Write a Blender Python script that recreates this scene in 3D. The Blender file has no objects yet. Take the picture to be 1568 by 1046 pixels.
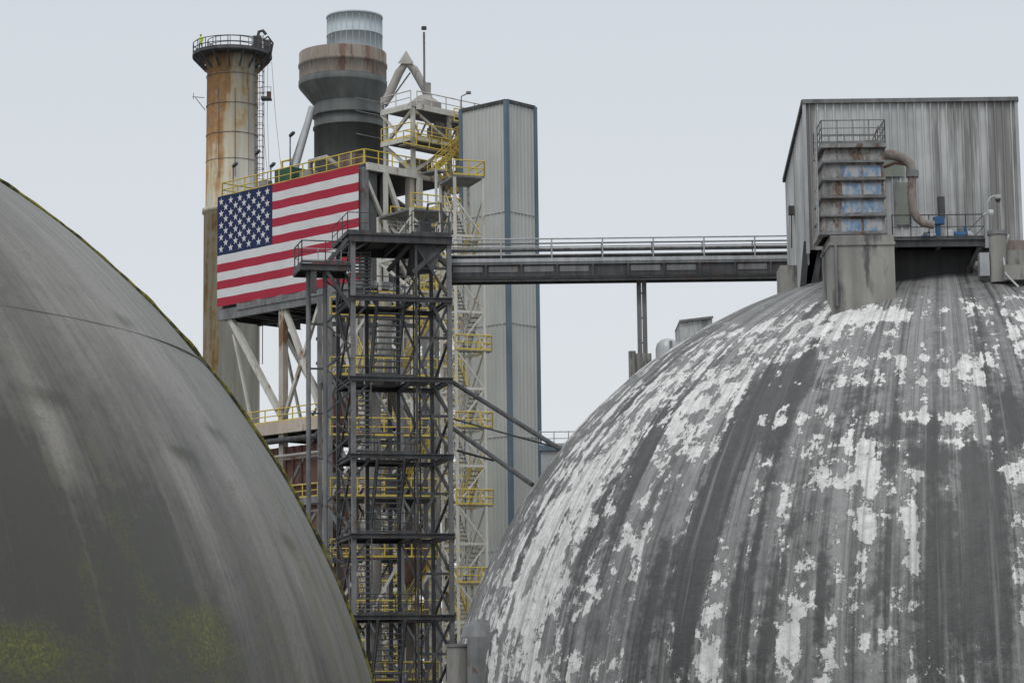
import bpy, bmesh, math, random
from mathutils import Vector, Matrix, noise
random.seed(7)
scene=bpy.context.scene
# ------------------------------------------------------------------ camera
F=3900.0
CAM=Vector((0,0,6.0))
RM=(Matrix.Rotation(math.radians(98.0),3,'X') @ Matrix.Rotation(math.radians(-0.7),3,'Z'))
def ray(u,v): return RM @ Vector(((u-784)/F,(523-v)/F,-1))
def P(u,v,y):
    d=ray(u,v); return CAM+d*(y/d.y)
cd=bpy.data.cameras.new("camera"); cam=bpy.data.objects.new("camera",cd)
scene.collection.objects.link(cam); scene.camera=cam
cam.matrix_world=Matrix.Translation(CAM)@RM.to_4x4()
cd.sensor_width=36; cd.lens=F/1568*36; cd.clip_end=6000; cd.clip_start=0.5
# ------------------------------------------------------------------ world
w=bpy.data.worlds.new("World"); scene.world=w; w.use_nodes=True
nt=w.node_tree; bg=nt.nodes['Background']
sky=nt.nodes.new('ShaderNodeTexSky'); sky.sky_type='NISHITA'; sky.sun_disc=False
sky.sun_elevation=math.radians(55); sky.sun_rotation=math.radians(200)
sky.air_density=1.0; sky.dust_density=4.0
mx=nt.nodes.new('ShaderNodeMixRGB'); mx.inputs[0].default_value=0.92
tc=nt.nodes.new('ShaderNodeTexCoord'); sp=nt.nodes.new('ShaderNodeSeparateXYZ')
nt.links.new(tc.outputs['Generated'],sp.inputs[0])
cr=nt.nodes.new('ShaderNodeValToRGB'); nt.links.new(sp.outputs[2],cr.inputs[0])
cr.color_ramp.elements[0].position=0.0; cr.color_ramp.elements[0].color=(.81,.83,.85,1)
cr.color_ramp.elements[1].position=0.34; cr.color_ramp.elements[1].color=(.645,.70,.755,1)
e_=cr.color_ramp.elements.new(0.9); e_.color=(.84,.87,.90,1)
vm=nt.nodes.new('ShaderNodeVectorMath'); vm.operation='SCALE'
nt.links.new(cr.outputs[0],vm.inputs[0]); vm.inputs['Scale'].default_value=10
nt.links.new(sky.outputs[0],mx.inputs[1]); nt.links.new(vm.outputs[0],mx.inputs[2])
nt.links.new(mx.outputs[0],bg.inputs[0]); bg.inputs[1].default_value=0.1
sl=bpy.data.lights.new("sun",'SUN'); sl.energy=1.0; sl.angle=math.radians(22); sl.color=(1,.97,.93)
so=bpy.data.objects.new("sun",sl); scene.collection.objects.link(so)
az=math.radians(200); el=math.radians(55)
sd=Vector((math.sin(az)*math.cos(el),math.cos(az)*math.cos(el),math.sin(el)))
so.rotation_euler=sd.to_track_quat('Z','Y').to_euler()
scene.view_settings.view_transform='Standard'; scene.view_settings.look='None'; scene.view_settings.exposure=0
# ------------------------------------------------------------------ materials
class NT:
    def __init__(s,name):
        s.m=bpy.data.materials.new(name); s.m.use_nodes=True; s.t=s.m.node_tree
        s.b=s.t.nodes['Principled BSDF']; s.tc=s.t.nodes.new('ShaderNodeTexCoord')
    def n(s,k): return s.t.nodes.new('ShaderNode'+k)
    def l(s,a,b): s.t.links.new(a,b)
    def put(s,sock,x):
        if isinstance(x,bpy.types.NodeSocket): s.l(x,sock)
        elif isinstance(x,tuple): sock.default_value=(*x,1) if len(x)==3 and len(sock.default_value)==4 else x
        else: sock.default_value=x
    def noise(s,vec,scale,detail=5,rough=.55,dist=0,mp=None):
        if mp:
            q=s.n('Mapping'); q.inputs['Scale'].default_value=mp; s.l(vec,q.inputs[0]); vec=q.outputs[0]
        x=s.n('TexNoise'); s.l(vec,x.inputs['Vector']); x.inputs['Scale'].default_value=scale
        x.inputs['Detail'].default_value=detail; x.inputs['Roughness'].default_value=rough; x.inputs['Distortion'].default_value=dist
        return x.outputs['Fac']
    def rng(s,v,a,b,c=0,d=1):
        x=s.n('MapRange'); s.put(x.inputs[0],v); 
        for i,k in enumerate((a,b,c,d)): s.put(x.inputs[i+1],k)
        return x.outputs[0]
    def math(s,op,a,b=0):
        x=s.n('Math'); x.operation=op; s.put(x.inputs[0],a); s.put(x.inputs[1],b); return x.outputs[0]
    def sum(s,*ts):
        r=None
        for (a,k) in ts:
            m=s.math('MULTIPLY',a,k); r=m if r is None else s.math('ADD',r,m)
        return r
    def mix(s,f,a,b,mode='MIX'):
        x=s.n('MixRGB'); x.blend_type=mode; s.put(x.inputs[0],f); s.put(x.inputs[1],a); s.put(x.inputs[2],b); return x.outputs[0]
    def attr(s,name):
        x=s.n('Attribute'); x.attribute_name=name; return x.outputs['Fac']
    def bump(s,h,st,dist):
        x=s.n('Bump'); x.inputs['Strength'].default_value=st; x.inputs['Distance'].default_value=dist
        s.l(h,x.inputs['Height']); s.l(x.outputs[0],s.b.inputs['Normal'])
    def out(s,col,rough=.7,metal=0,spec=.3):
        s.put(s.b.inputs['Base Color'],col); s.put(s.b.inputs['Roughness'],rough); s.b.inputs['Metallic'].default_value=metal
        s.b.inputs['Specular IOR Level'].default_value=spec
        return s.m
def weather(name,c1,c2,rust=None,ra=.3,sc=.5,rough=.65,metal=0,bump=0,spec=.3,rz=.45):
    t=NT(name); o=t.tc.outputs['Object']
    a=t.noise(o,sc,4,.6); st=t.noise(o,1,4,.6,mp=(sc*4,sc*4,sc*.35))
    f=t.rng(t.sum((a,.5),(st,.5)),.38,.62)
    col=t.mix(f,c1,c2)
    if rust:
        r=t.noise(o,sc*1.7,6,.7,mp=(1,1,rz))
        col=t.mix(t.rng(r,.68-ra*.5,.76-ra*.5),col,rust)
    if bump: t.bump(t.noise(o,sc*8,3),bump,.02)
    return t.out(col,rough,metal,spec)
M={}
M['steel_dark']=weather('dark_steel',(.045,.047,.051),(.105,.105,.11),(.09,.06,.045),.2,.8)
M['steel_mid']=weather('grey_steel',(.13,.135,.14),(.24,.245,.25),(.13,.08,.05),.2,.8)
M['tread']=weather('stair_grating',(.17,.175,.18),(.27,.275,.28),None,0,.8)
M['galv']=weather('galvanised_steel',(.36,.37,.38),(.5,.51,.52),None,0,.8,.5,.2)
M['steel_white']=weather('pale_painted_steel',(.48,.47,.43),(.64,.63,.58),(.25,.15,.09),.2,.6)
M['steel_beige']=weather('beige_steel',(.38,.35,.30),(.52,.48,.42),(.22,.13,.08),.3,.5)
M['yellow']=weather('yellow_paint',(.55,.41,.07),(.70,.54,.12),(.2,.12,.05),.12,.8)
M['concrete']=weather('stained_concrete',(.22,.215,.205),(.37,.36,.335),(.12,.12,.115),.32,.35,.9,0,.4,rz=.2)
M['plat_conc']=weather('slab_fascia',(.42,.35,.29),(.56,.49,.42),(.25,.16,.11),.25,.35,.9)
M['corr']=weather('corrugated_sheet',(.44,.45,.43),(.53,.54,.52),None,0,.2,.55,.1)
M['corr_dirty']=weather('weathered_corrugated_sheet',(.34,.35,.35),(.62,.63,.63),(.25,.25,.24),.34,.3,.6,.1,rz=.06)
M['trim_blue']=weather('blue_grey_trim',(.09,.14,.18),(.15,.20,.25),None,0,.4,.5)
M['stack_dark']=weather('dark_stack_paint',(.085,.092,.09),(.15,.157,.155),(.17,.14,.11),.15,.3,.6)
M['stack_brown']=weather('heat_stained_steel',(.21,.18,.15),(.30,.265,.23),(.16,.10,.075),.3,.3,.7,rz=.2)
M['stack_white']=weather('pale_stack_sheet',(.41,.475,.51),(.50,.56,.59),None,0,.3,.5)
M['rustbox']=weather('rusty_plate',(.11,.055,.042),(.18,.10,.08),(.05,.04,.04),.3,.5,.8)
M['duct']=weather('dusty_duct',(.30,.285,.265),(.42,.40,.375),(.18,.12,.09),.2,.5,.6)
M['pipe_brown']=weather('brown_grey_pipe',(.20,.165,.15),(.31,.28,.26),(.15,.09,.07),.3,.8,.6)
M['blue']=weather('faded_blue_panel',(.08,.16,.30),(.24,.33,.42),(.34,.34,.34),.42,1.6,.55,0)
M['bluem']=weather('blue_machine_paint',(.03,.10,.22),(.05,.14,.28),None,0,1)
M['unit']=weather('grimy_housing',(.13,.13,.13),(.33,.33,.32),(.13,.085,.065),.35,1.0,.75)
M['green']=weather('green_paint',(.04,.10,.07),(.06,.14,.1),None,0,1)
M['door']=weather('olive_door',(.17,.19,.16),(.25,.27,.23),(.1,.07,.05),.2,1)
M['black']=weather('black_and_shade',(.03,.03,.03),(.055,.055,.055),None,0,1)  # near-black; on the box under the service platform it is painted shade
M['lampglass']=weather('lens_cover',(.6,.6,.6),(.75,.75,.75),None,0,1,.3)
for k,c in (('f_red',(.42,.033,.062)),('f_white',(.71,.71,.72)),('f_blue',(.022,.035,.10))):
    t=NT('flag_'+k[2:]); o=t.tc.outputs['Object']
    n=t.noise(o,.5,4,.5); col=t.mix(t.rng(n,.3,.7,0,.35),c,tuple(x*.70 for x in c))
    t.bump(t.noise(o,.45,3,.5),.6,.18); M[k]=t.out(col,.85)
M['vest']=weather('hi_vis_vest',(.55,.75,.04),(.6,.8,.06),None,0,3)
M['trouser']=weather('dark_trousers',(.03,.035,.05),(.04,.045,.06),None,0,3)
M['skin']=weather('skin',(.42,.25,.18),(.46,.28,.2),None,0,3)
M['helmet']=weather('hard_hat',(.75,.75,.72),(.8,.8,.78),None,0,3,.3)
# chimney (object z runs about -35 at the ground to +35 at the rim)
t=NT('rust_stained_chimney'); o=t.tc.outputs['Object']
st=t.noise(o,1,6,.65,.4,mp=(1.1,1.1,.09)); a=t.noise(o,.45,5,.65)
sx=t.n('SeparateXYZ'); t.l(o,sx.inputs[0]); h=t.rng(sx.outputs[2],14,31,0,1)
lft=t.rng(sx.outputs[0],-3.4,.4,.14,-.06)
rs_=t.math('ADD',t.sum((st,.62),(a,.38),(h,.14)),lft)
rm=t.rng(rs_,.605,.70); ylw=t.rng(rs_,.52,.63)
base=t.mix(t.rng(t.noise(o,1,5,.6,0,mp=(1.6,1.6,.12)),.35,.65),(.38,.375,.335),(.54,.525,.475))
base=t.mix(t.math('MULTIPLY',ylw,.6),base,(.52,.40,.19))
rc=t.mix(t.rng(t.noise(o,1.2,5,.7),.35,.65),(.42,.20,.055),(.20,.095,.04))
soot=t.rng(t.math('ADD',sx.outputs[2],t.math('MULTIPLY',st,7)),34.5,38.5,0,.85)
col=t.mix(t.math('MULTIPLY',rm,.8),base,rc); col=t.mix(soot,col,(.06,.05,.045))
M['chimney']=t.out(col,.85)
# ------------------------------------------------------------------ builder
class B:
    def __init__(s,m=None): s.v=[];s.f=[];s.mi=[];s.mats=[];s.sm=[];s.M=m or Matrix.Identity(4)
    def k(s,mat):
        if mat not in s.mats: s.mats.append(mat)
        return s.mats.index(mat)
    def add(s,vs,fs,mat,smooth=False):
        b=len(s.v); s.v+= [s.M@Vector(p) for p in vs]; i=s.k(mat)
        for f in fs: s.f.append([b+x for x in f]); s.mi.append(i); s.sm.append(smooth)
    def box(s,a,b,mat):
        x0,y0,z0=a;x1,y1,z1=b
        s.add([(x0,y0,z0),(x1,y0,z0),(x1,y1,z0),(x0,y1,z0),(x0,y0,z1),(x1,y0,z1),(x1,y1,z1),(x0,y1,z1)],
              [(0,3,2,1),(4,5,6,7),(0,1,5,4),(1,2,6,5),(2,3,7,6),(3,0,4,7)],mat)
    def beam(s,p,q,w,h,mat,up=(0,0,1)):
        p=Vector(p);q=Vector(q);d=(q-p)
        if d.length<1e-5:return
        d.normalize();u=Vector(up)
        if abs(d.dot(u))>.97:u=Vector((0,1,0))
        sd_=d.cross(u).normalized();u=sd_.cross(d)
        vs=[]
        for c in (p,q):
            for (i,j) in ((-1,-1),(1,-1),(1,1),(-1,1)): vs.append(c+sd_*(i*w/2)+u*(j*h/2))
        s.add(vs,[(0,1,2,3),(7,6,5,4),(0,4,5,1),(1,5,6,2),(2,6,7,3),(3,7,4,0)],mat)
    def ibeam(s,p,q,w,h,mat,tf=.04):
        p=Vector(p);q=Vector(q);u=Vector((0,0,1))
        s.beam(p,q,w*.12,h-2*tf-.004,mat)
        s.beam(p+u*(h/2-tf/2),q+u*(h/2-tf/2),w,tf,mat); s.beam(p-u*(h/2-tf/2),q-u*(h/2-tf/2),w,tf,mat)
    def path(s,pts,r,mat,n=8,cap=True):
        pts=[Vector(p) for p in pts]; rs=r if isinstance(r,(list,tuple)) else [r]*len(pts)
        vs=[];fs=[];ref=None
        for i,p in enumerate(pts):
            d=(pts[min(i+1,len(pts)-1)]-pts[max(i-1,0)]).normalized()
            if ref is None:
                ref=Vector((0,0,1)) if abs(d.z)<.9 else Vector((1,0,0))
            x=d.cross(ref).normalized(); y=x.cross(d); ref=y
            for j in range(n):
                a=2*math.pi*j/n; vs.append(p+(x*math.cos(a)+y*math.sin(a))*rs[i])
        for i in range(len(pts)-1):
            for j in range(n): fs.append((i*n+j,i*n+(j+1)%n,(i+1)*n+(j+1)%n,(i+1)*n+j))
        s.add(vs,fs,mat,True)
        if cap: s.add([vs[j] for j in range(n)]+[vs[-n+j] for j in range(n)],[tuple(range(n)),tuple(range(2*n-1,n-1,-1))],mat)
    def tube(s,p,q,r,mat,n=8): s.path([p,q],r,mat,n)
    def lathe(s,c,prof,mat,n=48,smooth=True):
        vs=[];fs=[]
        for (r,z) in prof:
            for j in range(n):
                a=2*math.pi*j/n; vs.append((c[0]+r*math.cos(a),c[1]+r*math.sin(a),c[2]+z))
        for i in range(len(prof)-1):
            for j in range(n): fs.append((i*n+j,i*n+(j+1)%n,(i+1)*n+(j+1)%n,(i+1)*n+j))
        s.add(vs,fs,mat,smooth)
    def cyl(s,c,r,z0,z1,mat,n=48):
        s.lathe((c[0],c[1],0),[(r,z0),(r,z1)],mat,n)
        for z in (z0,z1): s.add([(c[0]+r*math.cos(2*math.pi*j/n),c[1]+r*math.sin(2*math.pi*j/n),z) for j in range(n)],[tuple(range(n))],mat)
    def rail(s,p,q,mat,h=1.07,sp=1.5,r=.028,toe=True,mid=1):
        p=Vector(p);q=Vector(q);L=(q-p).length;n=max(1,round(L/sp));u=Vector((0,0,h))
        s.tube(p+u,q+u,r,mat,6)
        for k in range(1,mid+1): s.tube(p+u*k/(mid+1),q+u*k/(mid+1),r*.8,mat,6)
        for i in range(n+1):
            c=p.lerp(q,i/n); s.tube(c,c+u,r,mat,6)
        if toe: s.beam(p+Vector((0,0,.07)),q+Vector((0,0,.07)),.015,.12,mat)
    def ringrail(s,c,r0,mat,a0=0,a1=360,h=1.1,n=16,r=.035):
        ps=[Vector((c[0]+r0*math.cos(math.radians(a0+(a1-a0)*i/n)),c[1]+r0*math.sin(math.radians(a0+(a1-a0)*i/n)),c[2])) for i in range(n+1)]
        for k in (.5,1): s.path([p+Vector((0,0,h*k)) for p in ps],r,mat,6,False)
        for p in ps[:n+1]: s.tube(p,p+Vector((0,0,h)),r,mat,6)
    def corr(s,p,q,zb,zt,mat,pitch=.5,amp=.06,out=None):
        p=Vector((p[0],p[1],0));q=Vector((q[0],q[1],0));d=q-p;L=d.length;d.normalize()
        nrm=Vector((d.y,-d.x,0))
        n=max(1,round(L/pitch));st=L/n;vs=[];fs=[]
        pr=[(0,0),(.32,0),(.42,1),(.58,1),(.68,0)]
        xs=[]
        for i in range(n):
            for (a,b) in pr: xs.append(((i+a)*st,b*amp))
        xs.append((L,0))
        for (x,o) in xs:
            tt=x/L;c=p+d*x+nrm*o
            vs.append((c.x,c.y,zb[0]+(zb[1]-zb[0])*tt)); vs.append((c.x,c.y,zt[0]+(zt[1]-zt[0])*tt))
        for i in range(len(xs)-1): fs.append((2*i,2*i+2,2*i+3,2*i+1))
        s.add(vs,fs,mat)
    def stair(s,p,q,wd,mat,n=14,rails=True,tm=None,rm=None,th=.05):
        p=Vector(p);q=Vector(q);d=q-p;h=Vector((d.x,d.y,0)).normalized();sd_=Vector((-h.y,h.x,0)); rm=rm or mat
        for k in (-1,1):
            o=sd_*(k*wd/2); s.beam(p+o,q+o,.05,.26,mat)
            if rails:
                u=Vector((0,0,1.0))
                s.tube(p+o+u,q+o+u,.034,rm,6); s.tube(p+o+u*.5,q+o+u*.5,.026,rm,6)
                for i in range(5):
                    c=p.lerp(q,i/4)+o; s.tube(c,c+u,.027,rm,6)
        for i in range(1,n):
            c=p.lerp(q,i/n); s.beam(c-sd_*(wd/2-.03),c+sd_*(wd/2-.03),.27,th,tm or mat)
    def fin(s,name,parent=None,origin=True):
        me=bpy.data.meshes.new(name)
        c=Vector((0,0,0))
        if origin and s.v:
            lo=Vector([min(v[i] for v in s.v) for i in range(3)]);hi=Vector([max(v[i] for v in s.v) for i in range(3)]);c=(lo+hi)/2
        me.from_pydata([v-c for v in s.v],[],s.f)
        for m in s.mats: me.materials.append(M[m])
        me.polygons.foreach_set('material_index',s.mi); me.polygons.foreach_set('use_smooth',s.sm); me.update()
        ob=bpy.data.objects.new(name,me); ob.location=c; scene.collection.objects.link(ob)
        if parent: ob.parent=parent
        return ob
def empty(name):
    e=bpy.data.objects.new(name,None); scene.collection.objects.link(e); return e
# ------------------------------------------------------------------ ground
g=NT('gravel_ground'); o=g.tc.outputs['Object']
gm=g.out(g.mix(g.rng(g.noise(o,.05,8,.6),.35,.65),(.13,.125,.115),(.21,.20,.185)),.95)
M['ground']=gm
b=B(); b.add([(-2500,-800,0),(2500,-800,0),(2500,4000,0),(-2500,4000,0)],[(0,1,2,3)],'ground'); b.fin('ground',origin=False)
# ------------------------------------------------------------------ domes
def dome_geo(name,C,R,mat,blobs,attrs,lump=.05,NA=420,NP=170,seamdir=(0,1)):
    a0=math.atan2(seamdir[1],seamdir[0])
    def hit(u,v):
        d=ray(u,v).normalized(); oc=CAM-C; bq=oc.dot(d); cq=oc.dot(oc)-R*R; D=bq*bq-cq
        if D<0: D=0
        return CAM+d*(-bq-math.sqrt(D))
    def sph(p):
        q=p-C; col=math.acos(max(-1,min(1,q.z/R))); a=(math.atan2(q.y,q.x)-a0)%(2*math.pi); return a,col
    bl=[]
    for (at,u,v,ra,rc,wt) in blobs:
        a,c=sph(hit(u,v)); bl.append((at,a,c,ra,rc,wt))
    colmax=math.acos(max(-1,-C.z/R)) if C.z<R else math.pi
    vs=[];uv=[];vals={k:[] for k in attrs}
    for i in range(NP+1):
        col=max(1e-4,colmax*i/NP)
        for j in range(NA+1):
            a=2*math.pi*j/NA; aa=a+a0
            n=Vector((math.sin(col)*math.cos(aa),math.sin(col)*math.sin(aa),math.cos(col)))
            dsp=lump*(noise.noise(n*R*.12)+.5*noise.noise(n*R*.5))
            vs.append(n*(R+dsp)); uv.append((a*R,col*R))
            acc={k:0 for k in attrs}
            for (at,ba,bc,ra,rc,wt) in bl:
                dc=(col-bc)*R
                if abs(dc)>2.2*rc: continue
                da=(a-ba)*R*math.sin(col)
                if abs(da)>2.2*ra: continue
                acc[at]+=wt*math.exp(-(da/ra)**2-(dc/rc)**2)
            if 'big' in acc: acc['big']=noise.noise(n*R*.13)+.5*noise.noise(n*R*.3)
            for k in attrs: vals[k].append(acc[k])
    fs=[]
    for i in range(NP):
        for j in range(NA):
            k=i*(NA+1)+j; fs.append((k,k+NA+1,k+NA+2,k+1))
    me=bpy.data.meshes.new(name); me.from_pydata(vs,[],fs); me.materials.append(mat)
    me.polygons.foreach_set('use_smooth',[True]*len(fs))
    ul=me.uv_layers.new(name='UVMap')
    for lp in me.loops: ul.data[lp.index].uv=uv[lp.vertex_index]
    for k in attrs:
        at=me.attributes.new(k,'FLOAT','POINT'); at.data.foreach_set('value',vals[k])
    me.update()
    ob=bpy.data.objects.new(name,me); ob.location=C; scene.collection.objects.link(ob)
    return ob,hit
# right dome material : flaked white coating over grey membrane, soot-dark drip streaks
t=NT('peeling_dome_coating'); o=t.tc.outputs['Object']; uvn=t.tc.outputs['UV']
nF=t.noise(o,1.3,8,.73,.15); st=t.noise(uvn,1,5,.62,.25,mp=(1.1,.16,1)); fine=t.noise(o,6.5,4,.7)
dk=t.attr('dark'); wh=t.attr('white'); big=t.attr('big')
vo=t.n('TexVoronoi'); vo.distance='CHEBYCHEV'; vo.feature='F1'; vo.inputs['Randomness'].default_value=.6; vo.inputs['Scale'].default_value=1
mp=t.n('Mapping'); mp.inputs['Scale'].default_value=(.78,.52,1); t.l(uvn,mp.inputs[0])
nv=t.n('TexNoise'); nv.inputs['Scale'].default_value=1.3; nv.inputs['Detail'].default_value=3; t.l(uvn,nv.inputs[0])
sc_=t.n('VectorMath'); sc_.operation='SCALE'; t.l(nv.outputs['Color'],sc_.inputs[0]); sc_.inputs['Scale'].default_value=.6
ad=t.n('VectorMath'); ad.operation='ADD'; t.l(mp.outputs[0],ad.inputs[0]); t.l(sc_.outputs[0],ad.inputs[1]); t.l(ad.outputs[0],vo.inputs['Vector'])
cell=vo.outputs['Distance']
drip=t.noise(uvn,1,6,.62,.2,mp=(.7,.035,1)); med=t.noise(o,1.9,6,.7,.3)
dkm=t.rng(t.math('ADD',dk,t.sum((t.math('SUBTRACT',med,.5),1.3),(t.math('SUBTRACT',drip,.5),2.9))),.34,.66)
s1=t.sum((nF,1.0),(st,.68),(fine,.16),(cell,-.32),(big,.09),(wh,.21),(dkm,-.17))
mask=t.rng(s1,.862,.880); half=t.rng(s1,.75,.87)
dd=t.sum((drip,.66),(med,.34),(big,-.04))
base=t.mix(t.rng(dd,.43,.60),(.30,.30,.298),(.105,.106,.106))
base=t.mix(t.math('MULTIPLY',half,.36),base,(.37,.37,.365))
s2=t.noise(uvn,1,5,.7,.0,mp=(2.5,.045,1))
streak=t.rng(s2,.47,.63,0,.78)
base=t.mix(streak,base,(.058,.058,.057))
base=t.mix(t.math('MULTIPLY',dkm,.80),base,(.062,.063,.063))
pl=t.rng(t.noise(uvn,1,4,.65,.0,mp=(1.8,.045,1)),.57,.70,0,.32)
base=t.mix(pl,base,(.47,.47,.465))
whc=t.mix(t.rng(med,.38,.70),(.84,.84,.825),(.52,.52,.505))
whc=t.mix(t.rng(streak,.08,.78,0,.66),whc,(.26,.26,.255))
col=t.mix(mask,base,whc)
edge=t.math('MULTIPLY',t.rng(s1,.835,.858),t.math('SUBTRACT',1,mask))
col=t.mix(t.math('MULTIPLY',edge,.5),col,(.08,.08,.08))
col=t.mix(t.rng(fine,.56,.72,0,.45),col,(.11,.11,.11))
t.bump(t.sum((mask,.40),(med,.6),(fine,.25)),.7,.13)
mD1=t.out(col,t.rng(mask,0,1,.5,.8),0,.35)
DR=26.0
dr=ray(1472,1197).normalized(); C1=CAM+dr*131.0
bl=[]
for (u,v,a,c,wt) in [(1215,585,1.6,2.2,1.1),(1165,650,1.3,3,1.0),(1085,780,.9,5,1.1),(1060,890,.7,3,1.0),
    (1490,860,1.0,4,1.1),(1560,640,1.2,2.5,.8),(1300,640,.8,2.5,.6),(1400,700,2.6,.8,.7),(1270,900,.8,3,.8),(1010,900,.5,4,.9),(1190,860,.6,3,.6),(1395,655,2.2,.8,.7),(1500,740,1,2,.7),(1440,900,.6,4,.8),(1360,850,.5,3,.7),(1330,590,.8,2,.5),(1540,900,.5,4,.8),(900,820,.5,4,.9),(960,760,.5,4,.9),(860,800,.4,4,.8),(1130,900,.5,4,.7),(1020,640,.6,3,.7),(960,620,.6,2.5,.6),(800,860,.5,4,.7),(1250,480,.8,1.6,.6),(1100,560,.8,2.5,.6),(1340,960,.4,3,.7),(1410,970,.5,3,.7),(1170,1000,.4,3,.7),(1230,760,.5,3,.4)]:
    bl.append(('dark',u,v,a,c,wt))
for (u,v,a,c,wt) in [(1500,430,14,2.0,-1.4),(1300,425,10,1.3,-1.2),(1110,470,6,.8,-.3),(820,900,5,7,.40),(900,750,5,5,.25),(1210,980,4,2.5,.45),(1400,990,1.5,1.5,.5),(1330,483,1.6,.7,1.1),(1295,468,1.5,.4,.9),(1375,487,1.2,.4,1),
    (1195,640,1.2,1.0,1.0),(1490,560,1.4,1.6,.8),(1275,720,3,2,.50),(1325,690,.9,1.4,.8),(1393,820,.30,1.4,1.3),(1450,640,2.2,.45,.8),(1075,940,1,1.6,.7),(1000,600,6,1.4,.3),(1150,510,6,.8,.35),(1560,700,1.5,2,.6),(1325,810,.8,1.2,.6),(1090,680,1.5,1,.5),(1560,900,1,3,.4),
    (1440,520,2.2,3,-.5),(1300,560,2.0,2.5,-.2),(1450,790,4,3.0,-.45),(1480,960,4,3.0,-.2),(1000,900,2,5,-.1)]:
    bl.append(('white',u,v,a,c,wt))
dome1,hit1=dome_geo('storage_dome',C1,DR,mD1,bl,['dark','white','big'],.12)
# left dome material
t=NT('mossy_dome_coating'); o=t.tc.outputs['Object']; uvn=t.tc.outputs['UV']
st=t.noise(uvn,1,6,.6,.15,mp=(.6,.03,1)); st2=t.noise(uvn,1,5,.65,.1,mp=(2.6,.07,1)); med=t.noise(o,1.3,7,.70); fine=t.noise(o,11,4,.75)
ps=t.attr('pale'); ms=t.attr('moss'); dk=t.attr('dark'); big=t.attr('big')
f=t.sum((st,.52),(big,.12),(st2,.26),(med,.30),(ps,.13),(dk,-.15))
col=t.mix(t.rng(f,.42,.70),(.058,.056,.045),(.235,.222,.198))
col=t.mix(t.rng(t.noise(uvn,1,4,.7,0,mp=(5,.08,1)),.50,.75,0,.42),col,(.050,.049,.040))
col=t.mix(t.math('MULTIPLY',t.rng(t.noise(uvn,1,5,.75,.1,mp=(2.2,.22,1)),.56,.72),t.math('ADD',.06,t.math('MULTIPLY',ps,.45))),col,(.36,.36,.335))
col=t.mix(t.rng(med,.54,.70,0,.35),col,(.045,.044,.034))
col=t.mix(t.rng(fine,.5,.72,0,.45),col,(.045,.045,.036))
mm=t.rng(t.sum((med,.65),(fine,.35),(ms,.26)),.58,.80)
mossc=t.mix(t.rng(fine,.4,.62),(.050,.056,.016),(.125,.128,.026))
col=t.mix(t.math('MULTIPLY',mm,.80),col,mossc)
core=t.rng(t.sum((fine,.7),(ms,.16),(med,.45)),.83,.98)
col=t.mix(t.math('MULTIPLY',core,.75),col,(.24,.24,.03))
t.bump(t.sum((med,.45),(mm,.25),(fine,.24)),.45,.07)
mD0=t.out(col,.42,0,.5)
dl=ray(-764,1435).normalized(); C0=CAM+dl*80.7
bl=[]
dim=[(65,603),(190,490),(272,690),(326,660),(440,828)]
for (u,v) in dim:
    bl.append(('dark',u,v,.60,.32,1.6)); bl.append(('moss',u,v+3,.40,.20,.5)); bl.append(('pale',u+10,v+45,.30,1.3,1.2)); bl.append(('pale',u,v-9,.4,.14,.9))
for (u,v,a,c,wt) in [(300,970,1.1,1.1,.8),(318,975,.35,.45,.8),(345,1010,1.4,1.3,.5),(35,1025,2.6,1.0,.8),(20,985,.9,.5,.6),(485,930,.45,4.5,.8),(465,850,.35,3.0,.55),(215,900,.6,4.0,.55),(120,820,.5,3.5,.4),(540,1000,.5,3.5,.8),(500,880,.3,3,.6),(330,960,.5,.6,.5),(420,720,.25,5,.5),(310,565,.25,4,.4),(70,985,1.2,.4,.6),(380,900,.5,3,.35),(440,1000,1,3,.35)]:
    bl.append(('moss',u,v,a,c,wt))
for (u,v,a,c,wt) in [(120,700,1.0,4,.3),(370,700,1.2,4,.5),(140,430,4,3,.5),(420,860,.8,5,.4),(60,400,4,4,.45),(85,680,.5,1.8,.7),(290,760,.5,2.2,.8),(262,715,.4,.8,.8),(500,960,.4,3,.4),(250,560,1,3,.4)]: bl.append(('pale',u,v,a,c,wt))  # pale streaks, plus broad blobs painting the lit upper limb into the colour
for (u,v,a,c,wt) in [(80,950,6,5,.8),(230,800,1.5,5,.5),(60,780,2,4,.6),(230,1000,4,4,.7),(20,680,1.5,3,.5)]: bl.append(('dark',u,v,a,c,wt))  # broad dark blobs paint the dome's shaded lower left into the colour
dome0,hit0=dome_geo('storage_dome',C0,DR,mD0,bl,['pale','moss','dark','big'],.05,NA=520,NP=210)
t=NT('moss_edge'); o=t.tc.outputs['Object']; n=t.noise(o,2.5,5,.7)
M['moss_edge']=t.out(t.mix(t.rng(n,.42,.60),(.035,.035,.018),(.20,.185,.035)),.9)
M['dome0']=mD0
b=B()
view=(CAM-C0).normalized()
sa=math.asin(DR/(CAM-C0).length)
ax=view; x=ax.cross(Vector((0,0,1))).normalized(); y=x.cross(ax)
pts=[];rs=[]
for i in range(361):
    a=math.radians(20+ i*.55)
    n_=ax*math.sin(sa-.012)+ (x*math.cos(a)+y*math.sin(a))*math.cos(sa-.012)
    p=C0+n_*(DR+.02+.07*noise.noise(Vector((i*.3,0,0))))
    if p.z>0.2: pts.append(p); rs.append(.075+.06*noise.noise(Vector((i*.23,5,0))))
b.path(pts,rs,'moss_edge',6)
b.fin('dome_membrane_edge')
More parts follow.
